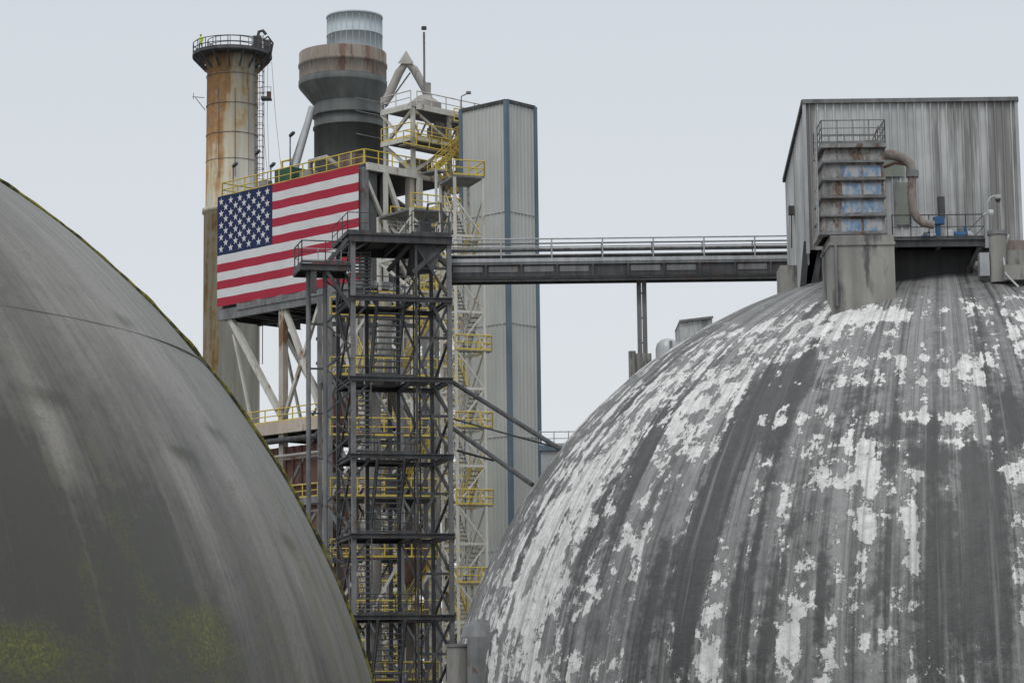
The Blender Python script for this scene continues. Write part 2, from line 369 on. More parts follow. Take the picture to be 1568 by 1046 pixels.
def latring(b,C,R,p,r,mat,n=300):
    q=(p-C); z=q.z; rad=math.sqrt(max(0,(R+.0)**2-z*z))
    b.path([C+Vector((rad*math.cos(2*math.pi*i/n),rad*math.sin(2*math.pi*i/n),z)) for i in range(n+1)],r,mat,6)
b=B(); p=hit0(110,487); latring(b,C0,DR,p,.022,'dome0'); b.fin('dome_lap_seam')
# ------------------------------------------------------------------ chimney
YC=250
cp=P(355,300,YC); 
def zc(v,u=355,y=YC): return P(u,v,y).z
b=B()
zt=zc(82); zr=zc(325)
b.lathe((cp.x,cp.y,0),[(2.85,0),(2.78,zr-.25),(2.95,zr-.2),(2.95,zr+.2),(2.62,zr+.25),(2.52,zt-2),(2.66,zt-1.9),(2.66,zt),(2.2,zt),(2.2,zt-3)],'chimney',64)
b.lathe((cp.x,cp.y,0),[(0,zt-2.5),(2.2,zt-2.5)],'black',32)
for v in (120,165,210,250): b.lathe((cp.x,cp.y,0),[(2.57,zc(v)-.03),(2.62,zc(v)-.03),(2.62,zc(v)+.03),(2.57,zc(v)+.03)],'pipe_brown',48)
pz=zc(88)
b.lathe((cp.x,cp.y,0),[(2.68,pz-.12),(4.0,pz-.12),(4.0,pz+.12),(2.68,pz+.12)],'steel_dark',48)
b.ringrail((cp.x,cp.y,pz+.1),3.95,'steel_dark',0,360,1.15,20,.045)
b.lathe((cp.x,cp.y,0),[(3.97,pz+.1),(3.97,pz+.3)],'steel_dark',48)
for i in range(16):
    a=2*math.pi*i/16; c,s_=math.cos(a),math.sin(a)
    b.beam((cp.x+2.6*c,cp.y+2.6*s_,pz-1.5),(cp.x+3.9*c,cp.y+3.9*s_,pz-.15),.12,.2,'steel_dark')
b.ringrail((cp.x,cp.y,zt),2.5,'steel_mid',20,340,1.2,14,.04)
lx=cp.x+2.9; ly=cp.y-.9
for dx in (-.28,.28): b.tube((lx+dx,ly,zc(560)),(lx+dx,ly,zt+1.6),.05,'rustbox',6)
z=zc(300)
while z<zt+1.4:
    b.tube((lx-.28,ly,z),(lx+.28,ly,z),.03,'rustbox',5)
    z+=.6
z=zc(280)
while z<zt+1:
    b.path([(lx-.3,ly,z),(lx-.45,ly-.5,z),(lx,ly-.8,z),(lx+.45,ly-.5,z),(lx+.3,ly,z)],.03,'rustbox',5); z+=1.1
for (dx,dy) in ((-.45,-.5),(0,-.8),(.45,-.5)): b.tube((lx+dx,ly+dy,zc(280)),(lx+dx,ly+dy,zt+1),.025,'rustbox',5)
q=P(408,152,YC-2); b.box((q.x-.5,q.y-.6,q.z-.08),(q.x+.5,q.y+.6,q.z+.08),'steel_dark'); b.box((q.x+.05,q.y-.3,q.z+.1),(q.x+.45,q.y+.3,q.z+.7),'rustbox')
b.rail((q.x-.5,q.y-.6,q.z),(q.x+.5,q.y-.6,q.z),'steel_dark')
q=P(395,58,YC-1); b.box((q.x-.45,q.y-.4,q.z-1.4),(q.x+.35,q.y+.4,q.z+.1),'steel_dark'); b.path([q+Vector((0,0,.1)),q+Vector((.1,0,.6)),q+Vector((.5,0,.7)),q+Vector((.8,0,.3))],.16,'steel_dark')
b.box((q.x+.6,q.y-.3,q.z-1.6),(q.x+1.3,q.y+.4,q.z-.3),'steel_dark'); b.path([q+Vector((.5,0,-.3)),q+Vector((1.0,0,.1)),q+Vector((1.5,0,-.6)),q+Vector((1.2,0,-2.2))],.1,'steel_dark')
q=P(313,150,YC-1); b.tube(q,q+Vector((-1.2,0,.1)),.04,'steel_mid',5); b.tube(q+Vector((-.9,0,0)),q+Vector((.1,0,-1.3)),.04,'steel_mid',5); b.tube(q+Vector((-1.1,0,-.2)),q+Vector((-1.1,0,.5)),.03,'steel_mid',5)
for u in (335,360,381):
    b.tube(P(u,135,YC-2.6),P(u,270,YC-2.6),.03,'rustbox',5)
for k,(u0,v0,u1,v1) in enumerate(((410,100,412,262),(416,95,430,255),(404,170,409,262))): b.path([P(u0,v0,YC-1.5),P((u0+u1)/2-1.5,(v0+v1)/2,YC-1.5),P(u1,v1,YC-8)],.022,'steel_mid',5)
b.fin('rust_stained_chimney')
# ------------------------------------------------------------------ worker
def worker(name,pos,scale=1.0,face=-90):
    me=bpy.data.meshes.new(name)
    J=[((0,0,.95),.15),((0,.0,1.15),.14),((0,.01,1.38),.155),((0,0,1.50),.06),((0,-.01,1.58),.055),
       ((.10,0,.90),.105),((.12,-.02,.50),.07),((.13,.02,.09),.045),((.13,-.14,.04),.04),
       ((-.10,0,.90),.105),((-.13,-.04,.50),.07),((-.14,.02,.09),.045),((-.14,-.14,.04),.04),
       ((.19,0,1.42),.065),((.27,-.05,1.16),.048),((.22,-.30,1.08),.036),
       ((-.19,0,1.42),.065),((-.27,-.05,1.16),.048),((-.22,-.30,1.08),.036)]
    E=[(0,1),(1,2),(2,3),(3,4),(0,5),(5,6),(6,7),(7,8),(0,9),(9,10),(10,11),(11,12),(2,13),(13,14),(14,15),(2,16),(16,17),(17,18)]
    me.from_pydata([j[0] for j in J],E,[])
    ob=bpy.data.objects.new('tmpw',me); scene.collection.objects.link(ob)
    md=ob.modifiers.new('s','SKIN')
    for i,j in enumerate(J): me.skin_vertices[0].data[i].radius=(j[1],j[1]*.85)
    me.skin_vertices[0].data[0].use_root=True
    ob.modifiers.new('ss','SUBSURF').levels=1
    dg=bpy.context.evaluated_depsgraph_get(); ev=ob.evaluated_get(dg); m2=ev.to_mesh()
    b=B(Matrix.Translation(pos)@Matrix.Rotation(math.radians(face+90),4,'Z')@Matrix.Scale(scale,4))
    vv=[v.co.copy() for v in m2.vertices]
    for p in m2.polygons:
        c=p.center
        mt='trouser' if c.z<.93 else ('skin' if (c.z>1.5 or c.y<-.27) else 'vest')
        b.add([vv[i] for i in p.vertices],[tuple(range(len(p.vertices)))],mt,True)
    ev.to_mesh_clear(); bpy.data.objects.remove(ob)
    b.lathe((0,-.01,1.68),[(.001,-.12),(.05,-.11),(.07,-.06),(.08,0),(.078,.06),(.05,.1),(.001,.115)],'skin',16)
    b.lathe((0,-.01,1.70),[(.125,.005),(.125,.015),(.10,.02),(.098,.06),(.07,.11),(.001,.13)],'helmet',18)
    b.beam((0,-.10,1.68),(0,-.09,1.65),.025,.03,'skin')
    b.box((-.025,-.092,1.612),(.025,-.080,1.620),'pipe_brown')
    for k in (-1,1):
        b.box((k*.03-.01,-.092,1.685),(k*.03+.01,-.082,1.697),'trouser'); b.box((k*.085-.01,-.02,1.65),(k*.085+.01,.02,1.70),'skin')
        hb=Vector((k*.22,-.31,1.08)); b.box((hb.x-.035,hb.y-.08,hb.z-.015),(hb.x+.035,hb.y,hb.z+.015),'skin')
        for i,L in enumerate((.06,.075,.07,.055)):
            x0=hb.x-.03+i*.02; b.path([(x0,hb.y-.075,hb.z),(x0,hb.y-.075-L*.6,hb.z-.005),(x0,hb.y-.075-L*.8,hb.z-.04)],.009,'skin',6)
        b.path([(hb.x-k*.03,hb.y-.02,hb.z),(hb.x-k*.06,hb.y-.05,hb.z-.01),(hb.x-k*.06,hb.y-.08,hb.z-.03)],.011,'skin',6)
    for z in (1.12,1.3): b.lathe((0,0,z),[(.165,-.02),(.168,.02)],'helmet',16)
    return b.fin(name)
wq=P(307,78,YC-1.6)
worker('worker',Vector((wq.x,YC-1.4,pz+.12)),1.08,-100)
# ------------------------------------------------------------------ preheater building (plant grid is turned 45 deg)
O=P(557,253,200)
PM=Matrix.Translation((O.x,200,0))@Matrix.Rotation(math.radians(45),4,'Z')
ZT=O.z; ZB=P(557,430,200).z; ZS=P(530,632,201).z
LA=18.1; LB=13.5
root=empty('preheater_tower'); root.location=(O.x,200,0)
def child(bb,name):
    ob=bb.fin(name); ob.parent=root; ob.matrix_parent_inverse=Matrix.Translation(root.location).inverted(); return ob
b=B(PM)
floors=[ZS-18.0,ZS-12.2,ZS-6.4,ZS]
cols=[(0,0),(0,5),(0,10),(5,0),(9,0),(LB,0),(LB,5),(LB,10),(6,10),(6,5)]
for (x,y) in cols:
    b.beam((x,y,0),(x,y,ZT-.2),.55,.55,'steel_beige' if y>2 or x>4 else 'steel_mid',up=(1,0,0))
for i,z in enumerate(floors+[ZB]):
    top=15.5 if z>=ZS-.1 else 11
    m_='plat_conc' if abs(z-ZS)<.1 else 'steel_mid'
    h=1.0 if m_=='plat_conc' else .6
    b.beam((0-.3,-.3,z-h/2),(0-.3,top,z-h/2),.4,h,m_); b.beam((-.3,-.55,z-h/2),(LB,-.55,z-h/2),.4,h,m_)
    b.beam((LB,0,z-h/2),(LB,top,z-h/2),.4,h,m_)
    b.box((0,-.3,z-.5),(LB-.3,top,z-.2),'concrete' if m_=='plat_conc' else 'steel_dark')
    for yy in range(0,int(top),2): b.ibeam((0,yy+.5,z-.8),(LB-.5,yy+.5,z-.8),.25,.55,'steel_dark')
    if z<ZB: 
        b.rail((-.3,-.3,z),(-.3,top,z),'yellow',r=.055,sp=1.8); b.rail((-.3,-.5,z),(LB,-.5,z),'yellow',r=.055,sp=1.8)
zs=[0]+floors+[ZB,ZT-.3]
for i in range(len(zs)-1):
    z0,z1=zs[i],zs[i+1]
    for (p,q) in (((0,5),(0,0)),((0,5),(0,10)),((0,0),(5,0)),((9,0),(5,0)),((9,0),(LB,0)),((LB,5),(LB,0)),((LB,5),(LB,10))):
        mt='steel_white' if i>=4 or (i>=2 and p[1]==0) else 'steel_mid'
        b.beam((p[0],p[1],z1-.4),(q[0],q[1],z0+.1),.28,.28,mt)
        if i%2==0 or p[0]==9: b.beam((q[0],q[1],z1-.4),(p[0],p[1],z0+.1),.22,.22,mt)
for x in (0,5.5):
    b.beam((x,10,ZS+.2),(x,17.3,ZB-.6),.45,.45,'steel_white'); b.beam((x,10,ZB-.7),(x,5.2,ZS+.3),.4,.4,'steel_white')
    b.beam((x,14,ZS),(x,16.5,ZB-2.5),.2,.2,'steel_white')
child(b,'steel_frame')
b=B(PM)
b.box((0,-.1,ZB-.55),(LB-5,LA,ZB-.05),'steel_dark')
for y in (0,3,6,9,12,15,LA-.2): b.ibeam((-.2,y,ZB-.85),(LB-5,y,ZB-.85),.3,.6,'steel_dark')
b.beam((-.25,-.1,ZB-.75),(-.25,LA,ZB-.75),.3,.9,'steel_mid'); b.beam((4,-.1,ZB-.9),(4,LA,ZB-.9),.3,.7,'steel_dark')
b.box((.02,.1,ZB),(.3,LA,ZT-.1),'steel_mid'); b.box((.4,LA-.3,ZB),(LB-6,LA-.05,ZT-.1),'corr_dirty')
b.box((0,-.1,ZT-.1),(LB-3,LA,ZT+.12),'steel_dark')
b.beam((0,-.4,ZT-.15),(LB,-.4,ZT-.15),.3,.6,'steel_white')
b.box((.5,.2,ZB+.05),(1.6,1.0,ZT-.3),'stack_dark'); b.box((2.2,.5,ZB),(2.5,9,ZT-.5),'steel_dark')
b.beam((1.8,-.6,ZT-.6),(5.5,-.6,ZB+1),.35,.35,'steel_white'); b.beam((1.8,-.6,ZT-.4),(1.8,-.6,ZB),.3,.3,'steel_white',up=(1,0,0)); b.beam((5.5,-.6,ZT-.4),(5.5,-.6,ZB),.4,.4,'steel_white',up=(1,0,0)); b.beam((9.5,-.6,ZT-.4),(5.5,-.6,ZB+4),.3,.3,'steel_white'); b.beam((1.8,-.62,ZB+4.8),(9.5,-.62,ZB+4.8),.25,.35,'steel_white')
b.rail((1.8,-1.2,ZB+5),(9.5,-1.2,ZB+5),'yellow',r=.055); b.box((1.8,-1.25,ZB+4.85),(9.5,-.75,ZB+4.95),'steel_mid')
b.rail((0,0,ZT+.1),(0,LA,ZT+.1),'yellow',h=1.2,r=.055); b.rail((0,-.1,ZT+.1),(LB,-.1,ZT+.1),'yellow',h=1.2,r=.055)
b.rail((5,LA,ZT+.1),(0,LA,ZT+.1),'yellow',h=1.2,r=.055)
b.box((1.2,10.5,ZT),(3.2,12.6,ZT+1.7),'green'); b.box((1.4,8.6,ZT),(2.6,9.6,ZT+1.2),'duct'); b.box((1,2.2,ZT),(2.2,4.2,ZT+1.5),'stack_brown'); b.box((1,13.5,ZT),(1.7,14.5,ZT+1.0),'duct')
b.path([(1.5,12,ZT),(1.5,12,ZT+2.4),(2.2,11.3,ZT+2.6)],.12,'yellow',6); b.path([(.8,7.5,ZT),(.8,7.5,ZT+1.6),(.8,5.5,ZT+1.6),(1.6,5.0,ZT+.9)],.25,'duct',10)
for (x,y,h) in ((.3,17,2.6),(.3,14,3.2),(.3,9.5,4.0),(.3,12,1.8)):
    b.tube((x,y,ZT),(x,y,ZT+h),.06,'steel_mid',6); b.beam((x,y,ZT+h),(x-.2,y-.7,ZT+h+.15),.25,.18,'steel_dark')
child(b,'banner_bay')
# upper open frame at right
b=B(PM)
U1=P(640,212,204).z; U2=P(640,168,205).z
X0,X1,Y0,Y1=5.3,LB,-.1,3.2
for (x,y) in ((X0,Y0),(X1,Y0),(X0,Y1),(X1,Y1),((X0+X1)/2,Y0)): b.beam((x,y,ZT),(x,y,U2),.3,.3,'steel_white',up=(1,0,0))
for z in (U1,U2):
    b.box((X0-.2,Y0-.2,z-.12),(X1+.2,Y1,z-.05),'steel_mid')
    for (p,q) in (((X0,Y0-.5),(X1,Y0-.5)),((X0-.5,Y0-.3),(X0-.5,Y1)),((X1+.5,Y0-.3),(X1+.5,Y1))): b.beam((*p,z-.2),(*q,z-.2),.2,.34,'steel_white'); b.rail((*p,z),(*q,z),'yellow' if z<U2-1 else ('yellow' if p[0]>X1 else 'steel_white'),h=1.15,r=.05)
xm_=(X0+X1)/2
for (xa,xb) in ((X0,xm_),(xm_,X1)):
    b.beam((xa,Y0,ZT+.2),(xb,Y0,U1-.3),.25,.25,'steel_white'); b.beam((xb,Y0,U1+.2),(xa,Y0,U2-.3),.22,.22,'steel_white')
b.beam((X1,Y0,ZT+.2),(xm_,Y0,U1-.3),.2,.2,'steel_white')
b.beam((X0,Y0,ZT+.2),(X0,Y1,U1-.3),.25,.25,'steel_white'); b.beam((X0,Y1,U1),(X0,Y0,U2-.3),.25,.25,'steel_white')
b.beam((X0-.5,Y1,U2-.3),(X0+.0,Y1-1.4,U2-1.9),.16,.2,'steel_white')
b.rail((X0-1.6,Y0-.6,ZT+2.2),(xm_,Y0-.6,ZT+2.2),'yellow',r=.05); b.box((X0-1.6,Y0-.65,ZT+2.05),(xm_,Y0,ZT+2.15),'stack_brown')
b.rail((xm_,Y0-.6,U1+1.9),(X1+.6,Y0-.6,U1+1.9),'yellow',r=.05); b.box((xm_,Y0-.65,U1+1.75),(X1+.6,Y0,U1+1.85),'steel_mid')
for k in range(10):
    xx=X0+k*.85; b.beam((xx,Y0+.1,U1+(.2 if k%2 else 1.7)),(xx+.85,Y0+.1,U1+(1.7 if k%2 else .2)),.12,.12,'steel_mid')
b.stair((X1-1,-1.5,ZT+.2),(X1-5,-1.5,ZT+2.2),.7,'yellow',8,tm='galv'); b.stair((xm_-.5,-1.2,U1),(xm_+3,-1.2,U1+1.9),.7,'yellow',8,tm='galv')
q=PM.inverted()@P(650,150,207)
b.cyl((q.x,q.y),1.4,U2,U2+.9,'duct',24); b.lathe((q.x,q.y,0),[(1.4,U2+.9),(.5,U2+1.6)],'duct',24)
b.tube((q.x,q.y,U2+1),(q.x,q.y,P(647,50,207).z),.09,'steel_mid'); zz=P(647,46,207).z; b.cyl((q.x,q.y),.22,zz,zz+.25,'steel_dark',10)
b.box((6,.6,ZT+.15),(8,2.4,ZT+1.5),'stack_brown'); b.cyl((9.5,1.4),.9,U1,U1+1.6,'duct',20); b.box((11,.4,ZT),(13,2.4,ZT+1.2),'duct')
b.path([(9,1,U1),(9,1,U1+1.9),(11,1,U1+2.1),(12.5,1,U1+.2)],.3,'duct',12); b.stair((6,-1.4,ZT),(10,-1.4,U1),.7,'yellow',10,tm='galv')
child(b,'upper_frame')
b=B(PM)
for (x,y,r,z0,z1) in ((5.5,8.5,2.4,ZS+1.5,ZB-1),(4,3.5,1.7,ZS+.5,ZB-1.2),(9.5,4,1.8,ZS-5,ZS-1),(4,6,1.9,ZS-11,ZS-6.8),(9,8,2.2,ZS+2,ZT-1)):
    b.lathe((x,y,0),[(.4,z0-1.4),(.5,z0-1.2),(r,z0+1.5),(r,z1),(r*.7,z1+.5),(.01,z1+.6)],'duct',28)
    for k in range(4): zz=z0+1.6+(z1-z0-1.8)*k/3; b.lathe((x,y,0),[(r,zz-.08),(r+.1,zz-.08),(r+.1,zz+.08),(r,zz+.08)],'steel_mid',28)
rr=random.Random(3)
for zf in floors+[ZB]:
    for k in range(34):
        x=rr.uniform(.4,LB-1.2); y=rr.choice([rr.uniform(.2,3),rr.uniform(.2,10)]); m_=rr.choice(['steel_dark','rustbox','duct','steel_mid','rustbox','stack_brown','steel_dark','yellow'])
        ty=rr.random()
        if ty<.35:
            a=rr.uniform(.4,1.6);c=rr.uniform(.4,1.6);h=rr.uniform(.5,3)
            if m_=='yellow': m_='rustbox'
            b.box((x,y,zf-.2),(x+a,y+c,zf+h),m_)
        elif ty<.7:
            r=rr.uniform(.08,.3); z=zf+rr.uniform(.5,4.5); x2=x+rr.uniform(-3,3); y2=max(.2,y+rr.uniform(-3,3)); x2=min(max(x2,.3),LB-.3)
            b.path([(x,y,zf),(x,y,z-.3),(x,y,z),(x2,y2,z),(x2,y2,z+rr.uniform(.5,1.5))],r if m_!='yellow' else .06,m_,8)
        else:
            b.beam((x,y,zf),(rr.uniform(0,LB),y,zf+5.2),.16,.16,m_)
# rust-brown hopper casing under the slab, with stiffeners and pipe runs
b.box((-.05,4.2,floors[1]+1),(1.2,14,ZS-2.1),'rustbox')
for k in range(10): b.beam((-.12,4.6+k,floors[1]+1),(-.12,4.6+k,ZS-2.1),.14,.14,'rustbox',up=(1,0,0))
for k in range(4): zz=floors[1]+2.5+k*2.2; b.beam((-.14,4.2,zz),(-.14,14,zz),.12,.2,'pipe_brown')
b.path([(-.6,5,ZS-1.6),(-.6,13.5,ZS-1.6)],.24,'steel_dark',10); b.path([(-.6,4,ZS-2.9),(-.6,13.5,ZS-2.9)],.14,'duct',10)
b.box((.6,.6,floors[1]),(1.2,4.1,floors[2]-.6),'rustbox')
b.box((5,9.4,0),(LB-.5,10.2,floors[2]),'rustbox'); b.box((.5,1,0),(1.5,10,floors[0]),'rustbox')
child(b,'process_vessels')
b=B(PM)
zz=[0]+floors+[ZB,ZT]
for i in range(len(zz)-1):
    z0,z1=zz[i],zz[i+1]; zm=(z0+z1)/2
    b.stair((6.5,-1.3,z0),(11.5,-1.3,zm),.8,'yellow',9,tm='steel_mid'); b.stair((11.5,-2.2,zm),(6.5,-2.2,z1),.8,'yellow',9,tm='steel_mid')
    b.box((11.5,-2.7,zm-.15),(12.6,-.8,zm),'steel_mid'); b.box((5.4,-2.7,z1-.15),(6.5,-.8,z1),'steel_mid')
    b.rail((12.6,-2.7,zm),(12.6,-.8,zm),'yellow',r=.055); b.rail((11.5,-2.7,zm),(12.6,-2.7,zm),'yellow',r=.055); b.rail((5.4,-2.7,z1),(6.5,-2.7,z1),'yellow',r=.055)
    for x in (5.4,12.6): b.beam((x,-2.7,z0),(x,-2.7,z1),.16,.16,'steel_white',up=(1,0,0))
    b.beam((5.4,-2.75,z0),(12.6,-2.75,z1),.14,.14,'steel_white')
child(b,'access_stairs')
# ------------------------------------------------------------------ flag
b=B(PM)
HT=ZT-ZB+.05; sh=HT/13; cw=LA*.405; zb=ZB-.05
x=-.52
def quad(s0,s1,z0,z1,mat,xx,n=10):
    for i in range(n):
        a=s0+(s1-s0)*i/n; c=s0+(s1-s0)*(i+1)/n
        w0=.04*math.sin(a*2.1); w1=.04*math.sin(c*2.1)
        b.add([(xx+w0,a,z0),(xx+w1,c,z0),(xx+w1,c,z1),(xx+w0,a,z1)],[(0,3,2,1)],mat)
for i in range(13):
    z1=zb+HT-sh*i; z0=z1-sh
    e=LA-cw if i<7 else LA
    quad(0.05,e,z0,z1,'f_red' if i%2==0 else 'f_white',x,24)
quad(LA-cw,LA,zb+HT-7*sh,zb+HT,'f_blue',x,12)
ch=7*sh
for r in range(9):
    n=6 if r%2==0 else 5
    for c in range(n):
        fx=((c*2+1) if n==6 else (c*2+2))/12; fz=(r+1)/10
        cy=LA-fx*cw; cz=zb+HT-fz*ch; R_=.36
        pts=[]
        for k in range(10):
            a=math.pi/2+k*math.pi/5; rad=R_ if k%2==0 else R_*.382
            yy=cy-rad*math.cos(a); pts.append((x-.012+.04*math.sin(cy*2.1)-.02,yy,cz+rad*math.sin(a)))
        pts.append((x-.032+.04*math.sin(cy*2.1),cy,cz))
        b.add(pts,[(10,k,(k+1)%10) for k in range(10)],'f_white')
b.fin('american_flag_banner')
# ------------------------------------------------------------------ big dark stack
b=B()
YS=212
def zs_(v): return P(535,v,YS).z
c=P(535,200,YS); c2=P(525,120,YS); c3=P(543,60,YS)
b.lathe((c.x,YS,0),[(3.0,ZT),(3.0,zs_(200)),(3.1,zs_(200)),(3.1,zs_(197)),(3.0,zs_(197)),(3.0,zs_(182)),(3.12,zs_(182)),(3.12,zs_(179)),(3.0,zs_(178)),(3.0,zs_(163))],'stack_dark',64)
n=64;vs=[];
for (cx,r,z) in ((c.x,3.0,zs_(163)),(c2.x,3.72,zs_(136)),(c2.x,3.78,zs_(134))):
    for j in range(n): a=2*math.pi*j/n; vs.append((cx+r*math.cos(a),YS+r*math.sin(a),z))
b.add(vs,[(i*n+j,i*n+(j+1)%n,(i+1)*n+(j+1)%n,(i+1)*n+j) for i in range(2) for j in range(n)],'stack_dark',True)
b.lathe((c2.x,YS,0),[(3.78,zs_(134)),(3.78,zs_(127)),(3.70,zs_(126)),(3.70,zs_(124))],'stack_dark',64)
b.lathe((c2.x,YS,0),[(3.70,zs_(124)),(3.70,zs_(106)),(3.80,zs_(105)),(3.80,zs_(101)),(3.72,zs_(100)),(3.72,zs_(84)),(3.5,zs_(83)),(2.3,zs_(83))],'stack_brown',64)
for j in range(24):
    a=2*math.pi*j/24; b.beam((c2.x+3.70*math.cos(a),YS+3.70*math.sin(a),zs_(124)),(c2.x+3.70*math.cos(a),YS+3.70*math.sin(a),zs_(84)),.05,.05,'stack_brown',up=(1,0,0))
b.lathe((c3.x,YS,0),[(2.35,zs_(86)),(2.35,zs_(58)),(2.4,zs_(58)),(2.4,zs_(56)),(2.35,zs_(56)),(2.35,zs_(30)),(2.42,zs_(30)),(2.42,zs_(27)),(2.3,zs_(27)),(2.3,zs_(40))],'stack_white',64)
for j in range(28):
    a=2*math.pi*j/28; b.beam((c3.x+2.36*math.cos(a),YS+2.36*math.sin(a),zs_(84)),(c3.x+2.36*math.cos(a),YS+2.36*math.sin(a),zs_(31)),.04,.04,'stack_white',up=(1,0,0))
b.tube(P(478,165,YS-2),P(452,258,YS-3),.3,'galv',10); b.tube(P(470,185,YS-2),P(444,262,YS-3),.16,'steel_mid',8)
for v in (150,170,205): b.tube(P(545,v,YS-3.3),P(592,v+10,YS-2.5),.05,'steel_mid',5)
b.fin('exhaust_stack')
b=B()
q=[P(588,160,208),P(596,145,208),P(611,112,208),P(622,97,208),P(634,107,208),P(650,135,208),P(656,150,208)]
b.path(q,[.36]*7,'duct',14)
b.add([P(609,98,207.5),P(622,78,208),P(634,98,207.5),P(622,98,208.7)],[(0,2,1),(2,3,1),(3,0,1),(0,3,2)],'duct')
b.tube(P(590,165,208),P(628,112,208.6),.07,'steel_mid',6); b.tube(P(655,128,208),P(655,165,208),.28,'duct',10)
b.fin('inverted_v_duct')
# ------------------------------------------------------------------ corrugated tower
b=B()
cA=P(775,155,200); za=cA.z; A=Vector((cA.x,200,0)); da=Vector((-.74,.67,0)); db=Vector((.67,.74,0))
L1,L2=4.95,3.4
Lp=A+da*L1; Rp=A+db*L2; Bp=A+da*L1+db*L2
b.corr(Lp,A,(0,0),(za,za),'corr',.42,.07); b.corr(A,Rp,(0,0),(za,za),'corr',.42,.07)
b.corr(Rp,Bp,(0,0),(za,za),'corr',.42,.07); b.corr(Bp,Lp,(0,0),(za,za),'corr',.42,.07)
for p in (A,Lp,Rp,Bp):
    b.beam((p.x,p.y,0),(p.x,p.y,za+.05),.34,.34,'trim_blue',up=(.74,-.67,0))
b.add([(*(p.xy),za+.1) for p in (A,Rp,Bp,Lp)],[(0,1,2,3)],'steel_dark')
for (p,q) in ((Lp,A),(A,Rp),(Rp,Bp),(Bp,Lp)): b.beam((p.x,p.y,za),(q.x,q.y,za),.30,.28,'steel_dark')
zz=za-9
while zz>2:
    for (p,q) in ((Lp,A),(A,Rp)): b.beam((p.x,p.y,zz),(q.x,q.y,zz),.17,.04,'corr_dirty')
    zz-=9
p=Lp; b.tube((p.x,p.y,za),(p.x,p.y,za+1.2),.05,'steel_mid',5); b.tube((p.x,p.y,za+1.2),(p.x+.6,p.y,za+1.5),.05,'steel_mid',5); b.box((p.x+.4,p.y-.15,za+1.4),(p.x+.8,p.y+.15,za+1.6),'steel_mid')
b.fin('corrugated_elevator_tower')
# ------------------------------------------------------------------ lattice towers with yellow rails
def lattice(name,u,vtop,YL,rot,W,Dp,sec,mat,ystep,x2=.5):
    o_=P(u,600,YL); LM=Matrix.Translation((o_.x,YL,0))@Matrix.Rotation(math.radians(rot),4,'Z')
    b=B(LM); zt=P(u,vtop,YL).z
    for (x,y) in ((0,0),(W,0),(0,Dp),(W,Dp)): b.beam((x,y,0),(x,y,zt),sec,sec,mat,up=(1,0,0))
    z=.5;i=0
    while z<zt-2.5:
        for (p,q) in (((0,0),(W,0)),((W,0),(W,Dp)),((0,Dp),(W,Dp)),((0,0),(0,Dp))):
            b.beam((*p,z),(*q,z),sec*.8,sec,mat)
            b.beam((*p,z),(*q,z+2.7),sec*.6,sec*.6,mat) if i%2 else b.beam((*q,z),(*p,z+2.7),sec*.6,sec*.6,mat)
        if i%2==0: b.stair((W*.28,.3,z),(W*.28,Dp-.3,z+2.7),.7,'yellow' if i%3==1 else mat,9,tm='steel_mid')
        else: b.stair((W*.72,Dp-.3,z),(W*.72,.3,z+2.7),.7,'yellow' if i%3==1 else mat,9,tm='steel_mid')
        if i%ystep==ystep-1:
            b.rail((-.1,-.1,z),(W+x2,-.1,z),'yellow',r=.05,sp=1); b.rail((W+x2,-.1,z),(W+x2,Dp,z),'yellow',r=.05,sp=1); b.box((0,-.1,z-.08),(W+x2,.6,z),'steel_mid')
        z+=2.7;i+=1
    b.rail((-.1,-.1,zt),(W+.1,-.1,zt),'yellow',r=.05); b.rail((W+.1,-.1,zt),(W+.1,Dp,zt),'yellow',r=.05); b.box((-.1,-.1,zt-.15),(W+.1,Dp,zt),'steel_mid')
    b.fin(name)
lattice('lattice_stair_tower',699,268,176,20,2.1,3.2,.18,'steel_white',2)
lattice('lattice_stair_tower',632,318,183,35,4.2,4.5,.26,'steel_white',1,0)
lattice('lattice_stair_tower',560,470,172,20,2.6,3.5,.24,'steel_beige',1,0)
# ------------------------------------------------------------------ main dark stair tower
YT=134
o_=P(541,600,YT); SM=Matrix.Translation((o_.x,YT,0))@Matrix.Rotation(math.radians(14),4,'Z')
b=B(SM); W=5.25; Dp=4.6
lv=[P(600,v,YT).z for v in (360,452,575,693,815,940)]
step=(lv[0]-lv[-1])/5
while lv[-1]>step: lv.append(lv[-1]-4.15)
D_='steel_dark'
ztop=lv[0]
for (x,y) in ((0,0),(W,0),(0,Dp),(W,Dp),(3.35,Dp),(1.6,Dp)):
    b.beam((x,y,0),(x,y,ztop+(.0 if x<W-.1 or y>0 else .9)),.24 if y==0 else .2,.24 if y==0 else .2,'steel_mid' if y==0 else D_,up=(1,0,0))
b.beam((3.45,.05,0),(3.45,.05,ztop-.4),.12,.12,D_,up=(1,0,0))
for k in range(3): b.tube((4.1+.16*k,3.9,0),(4.1+.16*k,3.9,ztop-.5),.05,'steel_mid' if k%2 else D_,6)
